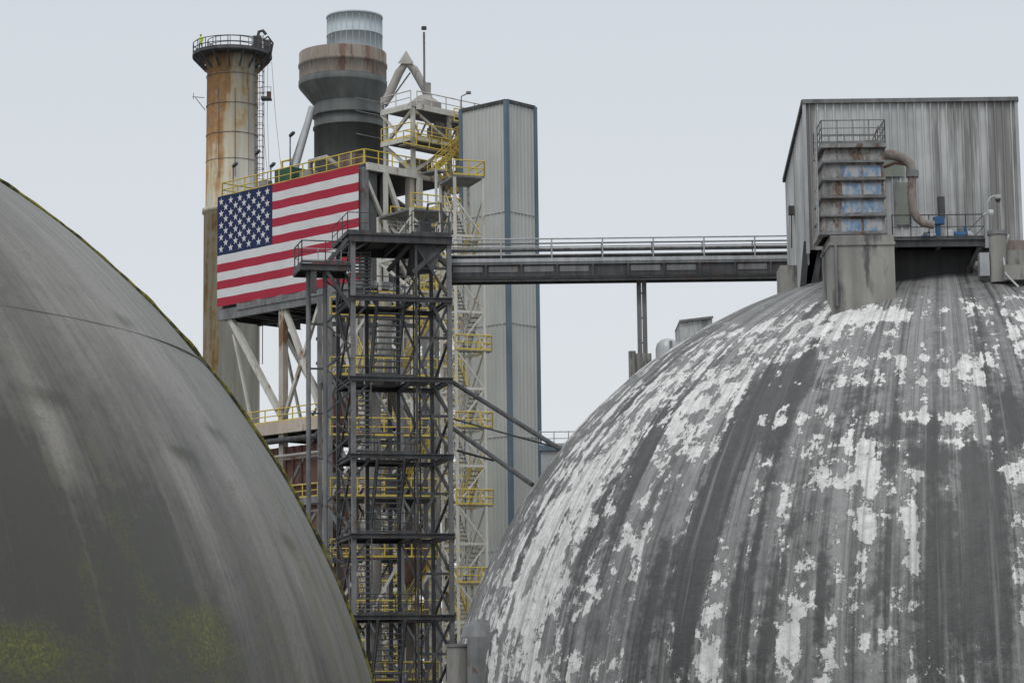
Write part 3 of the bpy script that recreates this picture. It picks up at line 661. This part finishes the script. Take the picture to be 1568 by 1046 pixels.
for i,z in enumerate(lv):
    big=.42 if i==0 else .26
    for (p,q) in (((-.25,-.16),(W+.15,-.16)),((0,Dp),(W,Dp)),((0,0),(0,Dp)),((W,0),(W,Dp)),((3.3,0),(3.3,Dp))):
        b.ibeam((*p,z-.15),(*q,z-.15),.2,big,D_)
    if i>0:
        b.box((.1,0,z-.06),(3.3,1.0,z),D_); b.box((.1,3.5,z-.06),(3.3,Dp,z),D_)
        b.rail((0,-.08,z),(3.3,-.08,z),D_,r=.034,sp=1.1); b.rail((0,Dp+.05,z),(3.3,Dp+.05,z),D_); b.rail((3.3,0,z),(3.3,1,z),D_)
        b.rail((0,0,z),(0,1,z),D_); b.rail((0,3.5,z),(0,Dp,z),D_)
    if i<len(lv)-1:
        z0=lv[i+1]; z1=z
        if i%2==1: b.stair((2.30,3.5,z0),(2.30,1.0,z1-.1),1.5,D_,14,tm='tread',rm='steel_mid',th=.07) 
        else: b.stair((.55,1.0,z0),(1.0,3.5,z1-.1),1.2,D_,14,tm='tread',rm='steel_mid',th=.07)
        if i%2: b.beam((3.4,0.1,z0),(W,0.1,z1-.3),.12,.12,D_)
        else: b.beam((W,0.1,z0),(3.4,0.1,z1-.3),.12,.12,D_)
        zm=(z0+z1)/2
        b.beam((W,.1,zm),(4.3,.1,z1-.3),.12,.14,D_)
        b.beam((0,.05,zm+.8),(.9,.05,z1-.3),.1,.12,D_)
        b.beam((W,0,zm),(W,Dp,z1),.12,.12,D_); b.beam((W,0,zm),(W,Dp,z0),.12,.12,D_)
        b.beam((0,0,z1),(0,Dp/2,zm),.11,.11,D_); b.beam((0,Dp,z1),(0,Dp/2,zm),.11,.11,D_); b.beam((0,0,z0),(0,Dp/2,zm),.11,.11,D_); b.beam((0,Dp,z0),(0,Dp/2,zm),.11,.11,D_)
        b.beam((3.35,Dp,z0),(W,Dp,z1),.12,.12,'steel_mid'); b.beam((W,Dp,z0),(3.35,Dp,z1),.12,.12,'steel_mid')
        b.beam((3.4,.2,zm),(W,.2,zm),.1,.14,D_)
b.box((-.3,-.2,ztop+.07),(W+.1,Dp+.2,ztop+.16),D_)
for x in (1.2,2.6,4.0): b.ibeam((x,0,ztop-.15),(x,Dp,ztop-.15),.15,.3,D_)
b.add([(3.2,.1,ztop-.1),(5.1,.1,ztop-.1),(4.4,.1,ztop-1.9),(3.4,2.5,ztop-1.7)],[(0,1,2,3)],D_)
b.beam((3.3,.1,ztop-1.9),(5.1,.1,ztop-.3),.15,.25,D_); b.beam((2.2,1.5,ztop-1.6),(3.3,.2,ztop-.2),.15,.2,D_)
b.rail((-.3,-.15,ztop+.16),(1.0,-.15,ztop+.16),D_); b.rail((-.3,-.15,ztop+.16),(-.3,Dp,ztop+.16),D_); b.rail((3.2,-.15,ztop+.16),(W,-.15,ztop+.16),D_,h=1.25); b.rail((3.2,-.15,ztop+.16),(3.2,1.5,ztop+.16),D_); b.rail((W,0,ztop+.16),(W,Dp,ztop+.16),D_)
b.box((3.9,1,ztop+.16),(4.5,1.6,ztop+1.2),D_); b.path([(4.2,1,ztop+1.2),(4.3,.8,ztop+2.0),(5.0,.8,ztop+2.1),(5.1,.8,ztop+.2)],.07,D_)
zo=lv[0]-1.55
b.box((-2.75,.1,zo-.12),(-.1,2.4,zo),D_); b.ibeam((-2.8,0,zo-.22),(0,0,zo-.22),.2,.35,D_); b.ibeam((-2.8,2.4,zo-.22),(0,2.4,zo-.22),.2,.35,D_); b.beam((-2.8,0,zo-.2),(-2.8,2.4,zo-.2),.1,.35,D_)
b.rail((-2.75,.0,zo),(-.2,.0,zo),D_,h=1.2,r=.035); b.rail((-2.75,0,zo),(-2.75,2.4,zo),D_,h=1.2,r=.035); b.rail((-2.75,2.4,zo),(-.2,2.4,zo),'galv',h=1.2)
b.beam((-.3,-.1,ztop-.2),(-1.4,.1,zo-.1),.14,.18,D_); b.beam((-.2,Dp,ztop-.2),(-1.4,2.3,zo-.1),.14,.18,D_)
b.beam((-1.4,.1,zo-.4),(-.1,0,zo-2.4),.14,.18,D_); b.beam((-2.1,.1,zo-.4),(-2.1,.1,zo-1.6),.3,.25,D_)
for x in (-2.2,-1.3):
    b.tube((x,1.2,0),(x,1.2,zo-.3),.13,'steel_mid',10)
z=2
while z<zo-1:
    b.beam((-2.2,1.2,z),(-1.3,1.2,z),.08,.1,D_); b.beam((-1.3,1.2,z),(0,.6,z+1.2),.08,.09,D_); b.beam((-1.3,1.2,z+2.4),(0,.6,z+1.2),.08,.09,D_); z+=2.4
b.fin('steel_stair_tower')
b=B(Matrix.Translation((P(505,600,150).x,150,0))@Matrix.Rotation(math.radians(14),4,'Z'))
W2=6.5; hz=P(560,440,150).z
for x in (0,2.2,4.3,W2):
    for y in (0,3.5): b.beam((x,y,0),(x,y,hz),.26,.26,'steel_mid' if x!=2.2 else 'steel_beige',up=(1,0,0))
z=0;i=0
while z<hz-3:
    for y in (0,3.5):
        b.beam((0,y,z+3.6),(W2,y,z+3.6),.18,.26,D_)
        for (xa,xb) in ((0,2.2),(2.2,4.3),(4.3,W2)):
            if (i+int(xa))%2: b.beam((xa,y,z),(xb,y,z+3.6),.15,.15,'steel_white' if y==0 and (xa<1 or i%3==0) else 'steel_mid')
            else: b.beam((xb,y,z),(xa,y,z+3.6),.15,.15,'steel_white' if i%4==1 else 'steel_mid')
    b.box((0,.2,z+3.45),(W2,3.3,z+3.52),D_) if i%2==0 else None
    b.rail((0,-.1,z+3.6),(W2,-.1,z+3.6),'yellow',r=.05)
    b.rail((0,3.6,z+3.6),(W2,3.6,z+3.6),'yellow',r=.045)
    if i%2: b.stair((4.4,1.2,z),(W2,1.2,z+3.6),.8,'yellow',10,tm='steel_mid')
    z+=3.6;i+=1
b.path([(3,1.5,0),(3,1.5,hz-6),(3.6,1.5,hz-4),(3.6,1.5,hz)],.36,'duct',14); b.path([(5.2,2,0),(5.2,2,hz-9),(4.2,2,hz-6)],.3,'stack_brown',12)
for (xx,yy,z0,z1,m_) in ((.4,1,hz-9,hz-6.5,'rustbox'),(1,1,4,9,'rustbox'),(.3,1,hz-20,hz-16.5,'rustbox'),(3.8,1,hz-13,hz-11,'steel_dark'),(4.6,1.2,hz-17.5,hz-14.8,'rustbox'),(.3,.8,hz-13.2,hz-11,'stack_brown')): b.box((xx,yy,z0),(xx+1.4,yy+1.4,z1),m_)
b.fin('conveyor_trestle')
# ------------------------------------------------------------------ walkway bridge
YB=137
b=B(); xl=P(690,400,YB).x; xr=P(1232,400,YB).x
zr=P(955,368,YB).z; zd=P(955,404,YB).z; zb2=P(955,430,YB).z
n=10
for y in (YB-.7,YB+.7):
    b.beam((xl,y,(zd+zb2)/2),(xr,y,(zd+zb2)/2),.06,zd-zb2-.3,D_)
    b.beam((xl,y,zd-.06),(xr,y,zd-.06),.28,.12,'steel_mid'); b.beam((xl,y,zb2+.08),(xr,y,zb2+.08),.30,.16,'black')
    for i in range(n+1):
        x=xl+(xr-xl)*i/n; b.beam((x,y-.08,zb2+.1),(x,y-.08,zd-.1),.10,.12,D_,up=(1,0,0))
    b.rail((xl,y,zd),(xr,y,zd),'galv' if y<YB else 'steel_mid',h=zr-zd,sp=(xr-xl)/7.5,r=.045,mid=2)
for i in range(0,10):
    if i in (0,1,2,3,5,6,8):
        x=xl+(xr-xl)*i/n; b.box((x+.15,YB-.76,zb2+.42),(x+(xr-xl)/n-.2,YB-.735,zd-.2),'steel_mid')
b.box((xl,YB-.68,zd-.06),(xr,YB+.68,zd-.01),D_)
b.tube((xl,YB-.55,zd+.35),(xr,YB-.55,zd+.35),.11,D_,8); b.tube((xl,YB-.5,zd+.75),(xr,YB-.5,zd+.75),.09,'steel_mid',8); b.beam((xl,YB-.85,zd+.12),(xr,YB-.85,zd+.12),.04,.2,'galv')
b.tube((xl,YB-.9,zb2-.1),(xr,YB-.9,zb2-.1),.05,D_,6)
b.fin('walkway_bridge')
b=B()
for u in (979,987):
    q=P(u,480,YB); b.beam((q.x,YB,18),(q.x,YB,zb2),.12,.25,'steel_mid',up=(1,0,0))
q=P(983,560,YB); 
for k in range(3): zz=P(983,450+k*38,YB).z; b.beam((q.x-.2,YB,zz),(q.x+.2,YB,zz+.05),.06,.08,D_)
b.box((q.x-.42,YB-.5,17),(q.x+.5,YB+.5,P(983,543,YB).z),'concrete'); b.box((q.x-.62,YB-.7,17),(q.x-.43,YB+.3,P(983,552,YB).z),'steel_mid')
b.cyl((q.x-.55,YB-.6),.2,18,P(983,540,YB).z,'concrete',12)
b.fin('bridge_support_column')
b=B()
for (p,q,r) in ((P(688,582,139),P(868,694,126),.13),(P(688,640,139),P(870,690,127),.05),(P(692,655,139),P(815,742,124),.12),(P(700,690,139),P(756,705,140),.07)): b.tube(p,q,r,'steel_dark',8)
b.fin('stay_pipes')
b=B(); q=P(1042,500,200); r_=P(1090,492,200); zt_=r_.z
b.corr((q.x,200),(r_.x,200),(0,0),(zt_,zt_+.3),'corr_dirty',.4,.05); b.corr((q.x,206),(q.x,200),(0,0),(zt_,zt_),'corr_dirty',.4,.05); b.corr((r_.x,200),(r_.x,206),(0,0),(zt_+.3,zt_+.3),'corr_dirty',.4,.05)
b.add([(q.x-.1,199.8,zt_+.05),(r_.x+.1,199.8,zt_+.35),(r_.x+.1,206,zt_+.35),(q.x-.1,206,zt_+.05)],[(0,1,2,3)],'steel_mid'); b.beam((q.x-.1,199.8,zt_),(r_.x+.1,199.8,zt_+.3),.15,.18,'steel_mid')
b.fin('corrugated_transfer_house')
b=B(); q=P(1022,535,180); b.lathe((q.x,180,q.z),[(.85,-30),(.85,.0),(.75,.4),(.45,.68),(.01,.8)],'galv',28); b.cyl((q.x+.2,179.2),.1,q.z-1,q.z+.5,'steel_mid'); b.fin('small_silo')
b=B(); q=P(826,690,170); q2=P(868,690,170); z_=P(840,684,170).z
b.box((q.x,169,z_-.35),(q2.x+4,171,z_),'trim_blue'); b.rail((q.x,169,z_),(q2.x+4,169,z_),'galv',h=.9,sp=.9,r=.04); b.box((q.x+.1,169.2,z_-3),(q.x+1.2,170.8,z_-.35),'galv')
for x in (q.x+.3,q2.x+3): b.beam((x,170,0),(x,170,z_-.3),.3,.3,'steel_mid',up=(1,0,0))
b.fin('rear_catwalk')
# ------------------------------------------------------------------ penthouse on dome
Y1,Y2=124.0,133.5
a_=P(1231,158,Y1); c_=P(1553,152,Y1); x0,x1=a_.x+.05,c_.x; zt_=(a_.z+c_.z)/2; zbk=P(1201,277,Y2).z; zbase=P(1400,372,Y1).z
house=empty('dome_top_penthouse'); house.location=(x0,Y1,zbase)
def hchild(bb,name):
    ob=bb.fin(name); ob.parent=house; ob.matrix_parent_inverse=Matrix.Translation(house.location).inverted()
b=B()
b.corr((x0,Y1),(x1,Y1),(zbase-.3,zbase-.3),(zt_,zt_),'corr_dirty',.40,.10)
b.corr((x0,Y2),(x0,Y1),(zbase-2,zbase-1),(zbk,zt_),'corr_dirty',.46,.07)
b.corr((x1,Y1),(x1,Y2),(zbase-1,zbase-1),(zt_,zbk),'corr_dirty',.46,.07); b.corr((x1,Y2),(x0,Y2),(zbase-2,zbase-2),(zbk,zbk),'corr_dirty',.46,.07)
hchild(b,'walls')
b=B(); b.add([(x0-.15,Y1-.2,zt_+.08),(x1+.15,Y1-.2,zt_+.08),(x1+.15,Y2+.1,zbk+.08),(x0-.15,Y2+.1,zbk+.08)],[(0,1,2,3)],'steel_mid')
b.beam((x0-.15,Y1-.16,zt_),(x1+.15,Y1-.16,zt_),.12,.2,'steel_mid'); b.beam((x0-.12,Y1-.1,zt_),(x0-.12,Y2,zbk),.14,.22,'steel_dark'); b.beam((x1+.12,Y1-.1,zt_),(x1+.12,Y2,zbk),.14,.22,'steel_dark')
for x in (x0-.06,x1+.06): b.beam((x,Y1-.06,zbase-.5),(x,Y1-.06,zt_-.1),.16,.16,'galv',up=(1,0,0))
hchild(b,'roof_and_trim')
b=B()
for u,lean in ((1236,0),(1250,.3)):
    q=P(u,400,Y1+.5); b.beam((q.x-.35,Y1+.5,zbase-3.0),(q.x+lean,Y1+.5,zbase+.2),.3,.28,'steel_dark',up=(1,0,0))
b.beam((x0-.2,Y2-1,zbase-4),(x0+.2,Y2-1,zbase),.5,.4,'concrete',up=(1,0,0)); b.box((x0-.9,Y1+5,zbase-2.6),(x0+.2,Y1+7,zbase-.2),'concrete')
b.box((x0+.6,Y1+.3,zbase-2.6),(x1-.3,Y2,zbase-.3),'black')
hchild(b,'foundation')
b=B(); q=P(1375,345,Y1-.12); q2=P(1391,280,Y1-.12)
b.box((q.x,Y1-.16,q.z),(q2.x,Y1-.11,q2.z),'door'); b.beam((q.x-.04,Y1-.16,q.z),(q.x-.04,Y1-.16,q2.z+.05),.08,.1,'steel_mid',up=(1,0,0)); b.beam((q2.x+.04,Y1-.16,q.z),(q2.x+.04,Y1-.16,q2.z+.05),.08,.1,'steel_mid',up=(1,0,0))
q=P(1380,250,Y1-.1); b.box((q.x-.9,Y1-.18,q.z-.7),(q.x+.1,Y1-.11,q.z+.2),'door')
hchild(b,'door')
b=B(); q=P(1212,322,Y2-4); b.box((x0-.35,Y2-4.2,q.z-.25),(x0-.08,Y2-3.8,q.z+.2),'steel_dark'); b.tube((x0-.2,Y2-4,q.z-.2),(x0-.25,Y2-4,q.z-2),.04,'steel_dark',6); hchild(b,'side_lamp')
# ------------------------------------------------------------------ filter unit
b=B(); F1,F2=117.0,119.6
xa=P(1266,300,F1).x; xb=P(1352,300,F1).x; xm=(xa+xb)/2
vv=[228,252,279,306,334,362]
for i in range(5):
    zt2=P(1310,vv[i],F1).z; zb3=P(1310,vv[i+1],F1).z
    e=.02+.05*i
    X0_,X1_=xa-e,xb+.03
    def ring(ex,z): return [(X0_-ex,F1-ex,z),(X1_+ex*.6,F1-ex,z),(X1_+ex*.6,F2+ex,z),(X0_-ex,F2+ex,z)]
    vs=ring(0,zt2)+ring(.16,zb3+.14)+ring(.16,zb3+.06)+ring(-.02,zb3)
    fs=[(0,3,2,1)]+[(r*4+j,r*4+(j+1)%4,r*4+4+(j+1)%4,r*4+4+j) for r in range(3) for j in range(4)]
    b.add(vs,fs,'unit')
    for (f0,f1,mt) in ((.05,.26,'unit'),(.30,.62,'unit' if i==0 else 'blue'),(.66,.96,'unit' if i==0 else 'blue')):
        w_=X1_-X0_
        def pt(f,k): 
            ex=.16*k; z=zt2+(zb3+.14-zt2)*k
            return (X0_+w_*f,F1-ex-.012,z)
        b.add([pt(f0,.10),pt(f1,.10),pt(f1,.90),pt(f0,.90)],[(0,3,2,1)],mt)
    b.beam((X0_-.16,F1-.19,zb3+.1),(X1_+.1,F1-.19,zb3+.1),.06,.09,'steel_mid')
zt2=P(1310,222,F1).z
b.box((xa-.25,F1-.3,zt2-.18),(xb+.2,F2+.3,zt2),'unit')
for (p,q) in (((xa-.2,F1-.25),(xb+.15,F1-.25)),((xa-.2,F2+.25),(xb+.15,F2+.25)),((xa-.2,F1-.25),(xa-.2,F2+.25)),((xb+.15,F1-.25),(xb+.15,F2+.25))): b.rail((*p,zt2),(*q,zt2),'steel_mid',h=1.12,sp=.8,mid=2)
b.box((xb-.7,F1+.4,zt2),(xb-.2,F1+1,zt2+.3),'stack_brown'); b.beam((xb-.5,F1,zt2),(xb-.1,F1,zt2+.9),.05,.05,'stack_brown')
lx=xa-.42
for dy in (0,.5): b.tube((lx,F1+dy,P(1250,360,F1).z),(lx-.0,F1+dy,zt2+1.0),.035,'galv',6)
z=P(1250,360,F1).z
while z<zt2+.8: b.tube((lx,F1,z),(lx,F1+.5,z),.022,'galv',5); z+=.3
b.fin('dust_filter_unit')
b=B(); qa=P(1270,362,F1); qb=P(1367,362,F1); zz0=P(1310,445,F1).z
b.box((qa.x,F1-.35,zz0-1.2),(qb.x,F2+.4,qa.z-.02),'concrete')
b.box((qa.x-.06,F1-.42,qa.z-.5),(qb.x+.04,F2+.46,qa.z-.35),'concrete')
b.beam((qa.x+.2,F1-.4,zz0-.8),(qa.x+.2,F1-.4,qa.z-.5),.35,.1,'steel_mid',up=(1,0,0))
b.fin('concrete_plinth')
b=B(); y_=F1+.6
b.path([P(1345,237,y_),P(1368,238,y_),P(1384,243,y_),P(1394,252,y_),P(1397,266,y_)],.24,'pipe_brown',16)
b.path([P(1397,262,y_),P(1397,272,y_)],.30,'steel_mid',16)
b.path([P(1397,268,y_),P(1396,300,y_),P(1398,322,y_),P(1404,334,y_),P(1414,342,y_),P(1430,345,y_)],.2,'pipe_brown',16)
b.path([P(1350,258,y_),P(1370,250,y_),P(1388,252,y_)],.07,'rustbox',8); b.fin('curved_exhaust_duct')
b=B(); xa2=P(1367,370,118).x; xb2=P(1508,370,118).x; zp=P(1440,366,118).z
b.box((xa2,118,zp-.1),(xb2,Y1-.2,zp),'steel_dark'); b.ibeam((xa2,117.9,zp-.22),(xb2,117.9,zp-.22),.2,.36,'steel_dark')
for x in (xa2+.1,(xa2+xb2)/2,xb2-.1): b.ibeam((x,118,zp-.3),(x,Y1,zp-.3),.2,.3,'steel_dark')
b.rail((xa2,118,zp),(xb2,118,zp),'steel_dark',h=1.15,sp=.95); b.rail((xb2,118,zp),(xb2,Y1-.3,zp),'galv',h=1.15,sp=1)
b.beam((xb2-.2,118,zp-.3),(xb2-.7,119.5,zp-1.6),.15,.2,'steel_mid'); b.box((xa2+.1,119.2,zp-2.4),(xb2-.4,Y1,zp-.3),'black')  # black box stands in for the shadow below the deck
b.fin('service_platform')
def motor(u,v,y,L,r,name):
    b=B(); q=P(u,v,y); c=Vector((q.x,y,zp))
    b.box((c.x-L*.6,y-.2,zp),(c.x+L*.6,y+.25,zp+.08),'steel_dark')
    b.path([c+Vector((-L*.5,0,.12+r)),c+Vector((L*.2,0,.12+r))],r,'bluem',16); b.path([c+Vector((L*.2,0,.12+r)),c+Vector((L*.32,0,.12+r)),c+Vector((L*.5,0,.12+r))],[r*1.15,r*1.15,r*.5],'galv',16)
    b.cyl((c.x+L*.1,y),r*.4,zp+.1+r*1.8,zp+.2+r*2.6,'bluem',12)
    b.box((c.x-L*.3,y-.12,zp+.1+r*1.9),(c.x-L*.05,y+.12,zp+.2+r*2.3),'steel_mid'); b.fin(name)
motor(1475,350,119,.9,.2,'blower_motor'); motor(1420,350,119.2,.6,.14,'blower_motor')
b=B(); q=P(1436,350,119.2); b.cyl((q.x,119.2),.13,zp,zp+1.0,'bluem',14); b.box((q.x-.2,119,zp+.9),(q.x+.3,119.3,zp+1.25),'bluem'); b.cyl((q.x+.2,119.2),.18,zp+1.2,P(1442,302,119.2).z,'steel_dark',14); b.tube((q.x-.1,119.2,zp+.4),(q.x-.5,119.2,zp+.4),.07,'galv'); b.fin('actuator_valve')
b=B(); q=P(1452,352,118.8); b.lathe((q.x,118.8,zp),[(.26,0),(.26,.5),(.2,.56),(.01,.58)],'galv',20); b.lathe((q.x,118.8,zp),[(.27,.2),(.28,.22),(.27,.24)],'bluem',20); b.fin('small_drum')
b=B(); q=P(1527,362,117.6); b.cyl((q.x,117.6),.40,q.z-2.2,q.z+.05,'concrete',24); b.cyl((q.x,117.6),.46,q.z+.05,q.z+.22,'steel_mid',24); b.box((q.x+.45,118.2,q.z-.6),(q.x+4,121,q.z-.1),'stack_brown'); b.box((q.x+.5,118,q.z-2),(q.x+4,121,q.z-.6),'concrete')
b.box((q.x-.9,117.4,q.z-1.9),(q.x-.45,117.9,q.z-.8),'galv'); b.fin('vent_post')
b=B(); q=P(1512,352,117.8); b.path([q,P(1512,325,117.8),P(1512,312,117.8),P(1516,303,117.8),P(1524,300,117.8)],.045,'galv',8); q=P(1528,303,117.8); b.lathe((q.x,117.8,q.z),[(.16,.12),(.17,0),(.15,-.06)],'galv',16); b.lathe((q.x,117.8,q.z),[(.14,-.06),(.11,-.18),(.01,-.24)],'steel_dark',16)
q=P(1517,325,117.8); b.lathe((q.x,117.8,q.z),[(.13,.1),(.14,0),(.1,-.14),(.01,-.18)],'lampglass',16); b.tube(P(1505,330,117.8),P(1512,326,117.8),.04,'galv'); b.fin('security_camera')
b=B(); q=P(1537,410,117); b.path([P(1545,360,118),P(1535,385,117.5),P(1540,420,116.8),P(1560,440,116)],.05,'galv',8); b.box((q.x,116.8,q.z-.6),(q.x+2.5,117.6,q.z+.1),'concrete'); b.fin('conduit_box')
b=B(); q=P(704,1010,121); b.cyl((q.x,121),.62,q.z-8,P(704,990,121).z,'concrete',24); b.cyl((q.x,121),.68,P(704,990,121).z,P(704,986,121).z,'steel_mid',24)
q2=P(735,990,120); b.box((q2.x-.6,120,q2.z-9),(q2.x+.9,123,P(735,975,120).z),'steel_mid'); b.lathe((q2.x,121.2,P(735,975,120).z),[(.95,0),(.8,.5),(.4,.8),(.01,.9)],'steel_mid',20)
b.fin('dome_inlet_housing')
